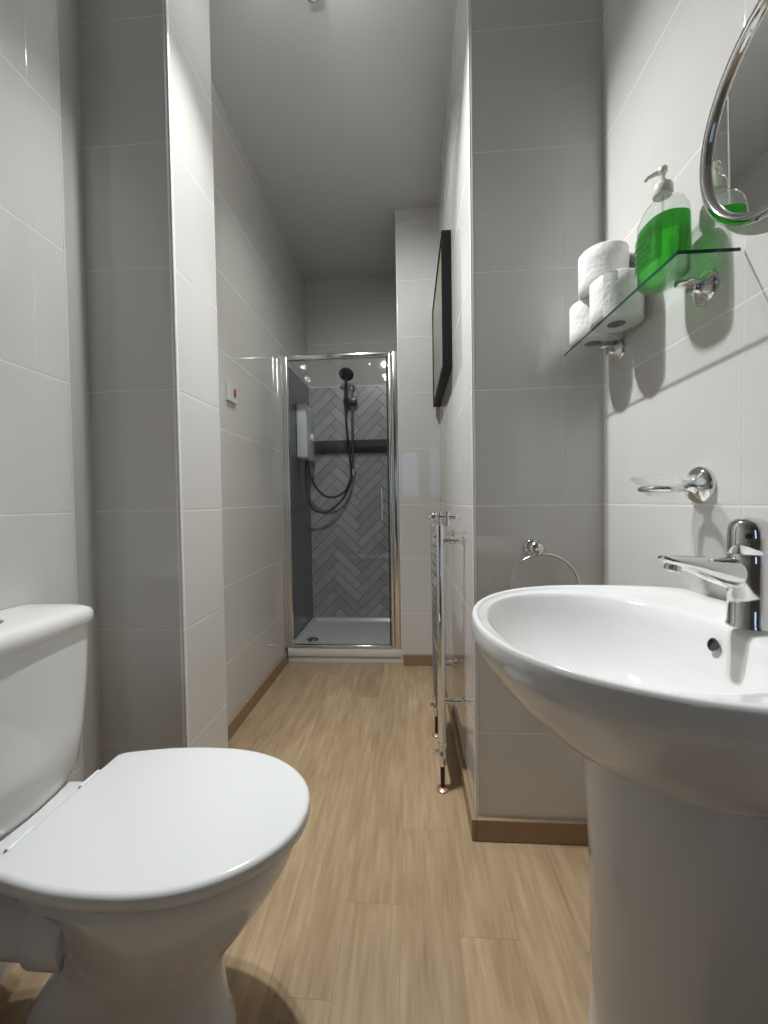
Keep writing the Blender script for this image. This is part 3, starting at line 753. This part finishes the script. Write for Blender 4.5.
# ------------------------------------------------------------------ soap dish
sd = thing('soap_dish', 'empty clear glass soap dish in a chrome wall holder above the tap', 'soap dish', (XR, 0.79, 1.02))
bm = bmesh.new(); lathe(bm, (XR, 0.795, 1.022), (-1, 0, 0), [(0.036, 0), (0.036, 0.006), (0.034, 0.010), (0.028, 0.015), (0.020, 0.019), (0.013, 0.024), (0.011, 0.032)], n=36)
tube(bm, [(XR - 0.025, 0.795, 1.020), (XR - 0.045, 0.795, 1.017)], 0.008)
cx_, cy_ = 0.477, 0.795
tube(bm, [(cx_ + 0.034 * math.cos(2 * PI * i / 40), cy_ + 0.034 * math.sin(2 * PI * i / 40), 1.016) for i in range(40)], 0.0058, n=10, cyclic=True)
part('holder', bm, 'chrome', sd, smooth=True, angle=45)
bm = bmesh.new()
prof = [(0.001, 0.001), (0.023, 0.001), (0.0265, 0.004), (0.0275, 0.018), (0.042, 0.023), (0.053, 0.032), (0.054, 0.035), (0.0525, 0.036), (0.041, 0.027), (0.025, 0.021), (0.023, 0.006), (0.001, 0.005)]
lathe(bm, (cx_, cy_, 1.003), (0, 0, 1), prof, n=48)
part('dish', bm, 'clear', sd, smooth=True, angle=50)

# ------------------------------------------------------------------ towel ring
tr = thing('towel_ring', 'empty satin chrome towel ring on the right pier behind the basin', 'towel ring', (0.350, YR, 0.862))
bm = bmesh.new(); lathe(bm, (0.350, YR, 0.862), (0, -1, 0), [(0.026, 0), (0.026, 0.004), (0.022, 0.009), (0.010, 0.013), (0.009, 0.020), (0.016, 0.024), (0.021, 0.031), (0.022, 0.037), (0.020, 0.045), (0.013, 0.051), (0.002, 0.053)], n=32)
part('wall_boss', bm, 'chrome_soft', tr, smooth=True, angle=60)
bm = bmesh.new(); RR = 0.094
tube(bm, [(0.372 + RR * math.cos(2 * PI * i / 64), YR - 0.036 + 0.006 * math.sin(2 * PI * i / 64), 0.752 + RR * math.sin(2 * PI * i / 64)) for i in range(64)], 0.0050, n=12, cyclic=True)
part('ring', bm, 'chrome_soft', tr, smooth=True)

# ------------------------------------------------------------------ framed picture
PX, PY0, PY1, PZ0, PZ1 = 0.142, 1.69, 2.395, 1.553, 2.112
pic = thing('framed_picture', 'black framed green and grey picture high on the right corridor wall', 'picture', (XR2, 2.04, PZ0))
bm = bmesh.new(); fwid = 0.022
for lo, hi in (((PY0, PZ0), (PY1, PZ0 + fwid)), ((PY0, PZ1 - fwid), (PY1, PZ1)), ((PY0, PZ0 + fwid), (PY0 + fwid, PZ1 - fwid)), ((PY1 - fwid, PZ0 + fwid), (PY1, PZ1 - fwid))):
    box(bm, (PX, lo[0], lo[1]), (XR2 - 0.001, hi[0], hi[1]), 0.001, 1)
part('frame', bm, 'frame', pic)
bm = bmesh.new(); box(bm, (PX + 0.004, PY0 + fwid, PZ0 + fwid), (PX + 0.010, PY1 - fwid, PZ1 - fwid)); part('print', bm, 'print', pic)

# ------------------------------------------------------------------ towel radiator
RX, RY0, RY1 = 0.099, 1.375, 1.70
rad = thing('towel_radiator', 'slim chrome ladder towel radiator standing along the right corridor wall', 'towel radiator', (RX, 1.54, 0))
for y, zt in ((RY0, 0.925), (RY1, 0.905)):
    bm = bmesh.new(); lathe(bm, (RX, y, 0.165), (0, 0, 1), [(0.012, 0), (0.0145, 0.004), (0.0145, zt - 0.165 - 0.008), (0.011, zt - 0.165 - 0.002), (0.002, zt - 0.165)], n=20); part('upright', bm, 'chrome', rad, smooth=True, angle=50)
zs = [0.27 + 0.034 * k for k in range(6)] + [0.505 + 0.034 * k for k in range(6)] + [0.735 + 0.034 * k for k in range(5)]
for z in zs:
    bm = bmesh.new(); tube(bm, spline([(RX - 0.004, RY0, z), (RX - 0.008, RY0 + 0.06, z), (RX - 0.011, (RY0 + RY1) / 2, z), (RX - 0.008, RY1 - 0.06, z), (RX - 0.004, RY1, z)], 4), 0.0085, n=10)
    part('rung', bm, 'chrome', rad, smooth=True, angle=50)
for y, z in ((RY0, 0.864), (RY1, 0.864), (RY0, 0.312), (RY1, 0.312)):
    bm = bmesh.new(); tube(bm, [(RX + 0.01, y, z), (XR2 - 0.002, y, z)], 0.0085, n=14); lathe(bm, (XR2, y, z), (-1, 0, 0), [(0.016, 0), (0.016, 0.006), (0.011, 0.010), (0.011, 0.03)], n=20)
    lathe(bm, (RX + 0.030, y, z), (1, 0, 0), [(0.0085, 0), (0.012, 0.003), (0.012, 0.010), (0.0085, 0.013)], n=20)
    part('wall_bracket', bm, 'chrome', rad, smooth=True, angle=45)
# top crosspiece with its cross-head knob
bm = bmesh.new()
tube(bm, [(0.066, RY0, 0.946), (0.168, RY0, 0.945)], 0.0085, n=12)
lathe(bm, (0.092, RY0, 0.946), (-1, 0, 0), [(0.009, 0), (0.0155, 0.003), (0.017, 0.010), (0.0155, 0.022), (0.010, 0.030), (0.003, 0.034)], n=20)
tube(bm, [(0.124, RY0, 0.915), (0.124, RY0, 0.962)], 0.0095, n=12); lathe(bm, (0.150, RY0, 0.945), (1, 0, 0), [(0.007, 0), (0.010, 0.002), (0.008, 0.018), (0.004, 0.024)], n=16)
tube(bm, [(RX, RY0, 0.915), (RX, RY0, 0.946)], 0.006, n=12); lathe(bm, (RX, RY0, 0.946), (0, 0, 1), [(0.007, 0), (0.007, 0.014), (0.003, 0.020)], n=12)
part('air_valve', bm, 'chrome', rad, smooth=True, angle=45)
for y in (RY0, RY1):
    bm = bmesh.new()
    lathe(bm, (RX, y, 0.085), (0, 0, 1), [(0.009, 0), (0.011, 0.004), (0.011, 0.028), (0.0135, 0.03), (0.0135, 0.045), (0.011, 0.048), (0.011, 0.065), (0.0165, 0.068), (0.0165, 0.082), (0.012, 0.086)], n=16)
    tube(bm, [(RX - 0.005, y, 0.125), (RX - 0.026, y, 0.132)], [0.009, 0.010], n=14)
    v = part('valve', bm, 'chrome', rad, smooth=True, angle=45)
    bm = bmesh.new(); lathe(bm, (RX, y, 0.0), (0, 0, 1), [(0.0075, 0), (0.0075, 0.088)], n=12); pp = part('supply_pipe', bm, 'black', rad, smooth=True, angle=45)
    bm = bmesh.new(); lathe(bm, (RX, y, 0.0), (0, 0, 1), [(0.022, 0), (0.021, 0.005), (0.013, 0.010), (0.0078, 0.011)], n=24); part('pipe_collar', bm, 'copper', pp, smooth=True, angle=45)

# ------------------------------------------------------------------ pull switch on the left corridor wall
sw = thing('isolator_switch', 'white isolator switch with a red rocker on the left corridor wall', 'switch', (XC, 1.75, 1.49))
bm = bmesh.new(); box(bm, (XC, 1.705, 1.452), (XC + 0.012, 1.795, 1.538), 0.003); part('backplate', bm, 'switch_white', sw)
bm = bmesh.new(); box(bm, (XC + 0.010, 1.762, 1.480), (XC + 0.017, 1.776, 1.514), 0.002); part('rocker', bm, 'red', sw)

# ------------------------------------------------------------------ shower tray, enclosure, shower
YD = 2.452
TX0, TX1 = XC + 0.002, XB - 0.010
bm = bmesh.new()
def rect(x0, x1, y0, y1, z): return [(x0, y0, z), (x1, y0, z), (x1, y1, z), (x0, y1, z)]
yb_ = YE - 0.010; fx0 = XC + 0.010
A = [rect(fx0, TX1, YB + 0.041, yb_, 0.0), rect(fx0, TX1, YB + 0.041, yb_, 0.090), rect(fx0 + 0.008, TX1 - 0.008, YB + 0.046, yb_ - 0.006, 0.094), rect(fx0 + 0.03, TX1 - 0.03, YB + 0.06, yb_ - 0.03, 0.092), rect(fx0 + 0.045, TX1 - 0.045, YB + 0.075, yb_ - 0.045, 0.072), rect(fx0 + 0.25, TX1 - 0.25, YB + 0.25, yb_ - 0.25, 0.068)]
loft(bm, A)
box(bm, (XC + 0.016, YB, 0.046), (XB - 0.001, YB + 0.040, 0.0935), 0.004); box(bm, (XC + 0.016, YB + 0.010, 0.0), (XB - 0.001, YB + 0.030, 0.046), 0.002)
tray = thing('shower_tray', 'low white shower tray with a stepped front lip at the corridor end', 'shower tray', (-0.43, 2.75, 0))
part('basin', bm, 'tray', tray, smooth=True, angle=30)
bm = bmesh.new(); lathe(bm, (-0.672, 2.66, 0.0725), (0, 0, 1), [(0.038, 0), (0.036, 0.006), (0.022, 0.012), (0.002, 0.014)], n=28); part('drain_cover', bm, 'dark_metal', tray, smooth=True, angle=50)

enc = thing('shower_enclosure', 'chrome-framed clear glass shower door across the end of the corridor', 'shower door', (-0.43, YD, 0.094))
bm = bmesh.new()
box(bm, (XC + 0.001, YD - 0.006, 0.095), (XC + 0.028, YD + 0.012, 1.895), 0.002, 2); box(bm, (XC + 0.024, YD - 0.014, 0.095), (XC + 0.050, YD + 0.016, 1.903), 0.006, 3)
part('left_jamb', bm, 'frame_metal', enc, smooth=True, angle=30)
bm = bmesh.new()
box(bm, (-0.106, YD - 0.018, 0.095), (XB - 0.001, YD + 0.018, 1.910), 0.010, 4); box(bm, (-0.124, YD - 0.012, 0.095), (-0.107, YD + 0.014, 1.900), 0.004, 2)
part('right_jamb', bm, 'frame_metal', enc, smooth=True, angle=30)
bm = bmesh.new(); box(bm, (XC + 0.051, YD - 0.018, 1.875), (-0.125, YD + 0.016, 1.907), 0.008, 3); part('top_rail', bm, 'frame_metal', enc, smooth=True, angle=30)
bm = bmesh.new(); box(bm, (XC + 0.051, YD - 0.016, 0.095), (-0.125, YD + 0.016, 0.116), 0.005, 3); part('bottom_rail', bm, 'frame_metal', enc, smooth=True, angle=30)
bm = bmesh.new(); v = [bm.verts.new(q) for q in ((XC + 0.051, YD, 0.117), (-0.125, YD, 0.117), (-0.125, YD, 1.874), (XC + 0.051, YD, 1.874))]; bm.faces.new(v)
bmesh.ops.solidify(bm, geom=bm.faces[:], thickness=0.005)
door = part('glass_door', bm, 'door_glass', enc)
bm = bmesh.new(); box(bm, (-0.136, YD - 0.006, 0.117), (-0.127, YD + 0.010, 1.874), 0.001, 1); part('door_seal', bm, 'gap_shade_and_seal', door)
bm = bmesh.new(); tube(bm, spline([(-0.172, YD - 0.004, 1.075), (-0.172, YD - 0.032, 1.072), (-0.172, YD - 0.034, 0.98), (-0.172, YD - 0.032, 0.888), (-0.172, YD - 0.004, 0.885)], 6), 0.0065, n=12); part('handle', bm, 'chrome', door, smooth=True, angle=50)

# electric shower unit
su = thing('electric_shower', 'white electric shower box on the dark left wall behind the glass', 'electric shower', (XC + 0.008, 2.86, 1.32))
hx0, hx1, hy0, hy1, hz0, hz1 = XC + 0.009, XC + 0.082, 2.755, 2.985, 1.315, 1.690
bm = bmesh.new(); box(bm, (hx0, hy0, hz0), (hx1, hy1, hz1), 0.012, 3); part('casing', bm, 'plastic', su, smooth=True, angle=35)
bm = bmesh.new(); lathe(bm, (hx1, 2.89, 1.47), (1, 0, 0), [(0.030, 0), (0.030, 0.018), (0.026, 0.024), (0.002, 0.025)], n=24); part('control_dial', bm, 'plastic', su, smooth=True, angle=40)

# riser rail with handset and hose
rr_ = thing('shower_riser', 'grey shower riser rail with handset and looping hose on the herringbone wall', 'shower head', (-0.441, YE - 0.008, 1.21))
rx, ry = -0.438, 3.09
bm = bmesh.new(); tube(bm, [(rx, ry, 1.20), (rx, ry, 1.90)], 0.0095, n=14)
for z in (1.225, 1.875): lathe(bm, (rx, YE - 0.008, z), (0, -1, 0), [(0.018, 0), (0.018, 0.01), (0.012, 0.02), (0.012, 0.05)], n=18)
part('rail', bm, 'dark_metal', rr_, smooth=True, angle=45)
bm = bmesh.new(); box(bm, (-0.500, ry - 0.030, 1.748), (-0.398, ry + 0.014, 1.800), 0.006, 3); part('slider', bm, 'dark_plastic', rr_, smooth=True, angle=35)
bm = bmesh.new(); tube(bm, spline([(-0.478, ry - 0.035, 1.73), (-0.478, ry - 0.045, 1.80), (-0.472, ry - 0.062, 1.88), (-0.466, ry - 0.085, 1.935)], 5), 0.0125, n=14)
hd = Vector((-0.05, -0.62, -0.78)).normalized()
lathe(bm, Vector((-0.463, ry - 0.090, 1.962)), hd, [(0.004, -0.02), (0.030, -0.016), (0.050, -0.004), (0.056, 0.006), (0.056, 0.012), (0.050, 0.015), (0.002, 0.015)], n=32)
part('handset', bm, 'dark_plastic', rr_, smooth=True, angle=50)
bm = bmesh.new(); lathe(bm, (rx - 0.004, ry - 0.012, 1.205), (0, 0, 1), [(0.014, 0), (0.016, 0.004), (0.016, 0.045), (0.014, 0.05)], n=18); part('hose_ring', bm, 'plastic', rr_, smooth=True, angle=45)
bm = bmesh.new()
tube(bm, spline([(-0.478, ry - 0.035, 1.74), (-0.482, ry - 0.035, 1.65), (-0.470, ry - 0.035, 1.50), (-0.456, ry - 0.036, 1.35), (-0.446, ry - 0.038, 1.24), (-0.452, ry - 0.040, 1.16), (-0.505, ry - 0.05, 1.04), (-0.60, ry - 0.07, 0.945), (-0.69, ry - 0.09, 0.930), (-0.745, ry - 0.13, 0.98), (-0.762, ry - 0.17, 1.12), (-0.755, ry - 0.19, 1.32)], 8), 0.0088, n=10)
tube(bm, spline([(-0.450, ry - 0.045, 1.18), (-0.49, ry - 0.06, 1.09), (-0.56, ry - 0.075, 1.045), (-0.64, ry - 0.09, 1.050), (-0.705, ry - 0.12, 1.12), (-0.735, ry - 0.17, 1.22), (-0.745, ry - 0.20, 1.32)], 8), 0.0088, n=10)
part('hose', bm, 'dark_plastic', rr_, smooth=True)
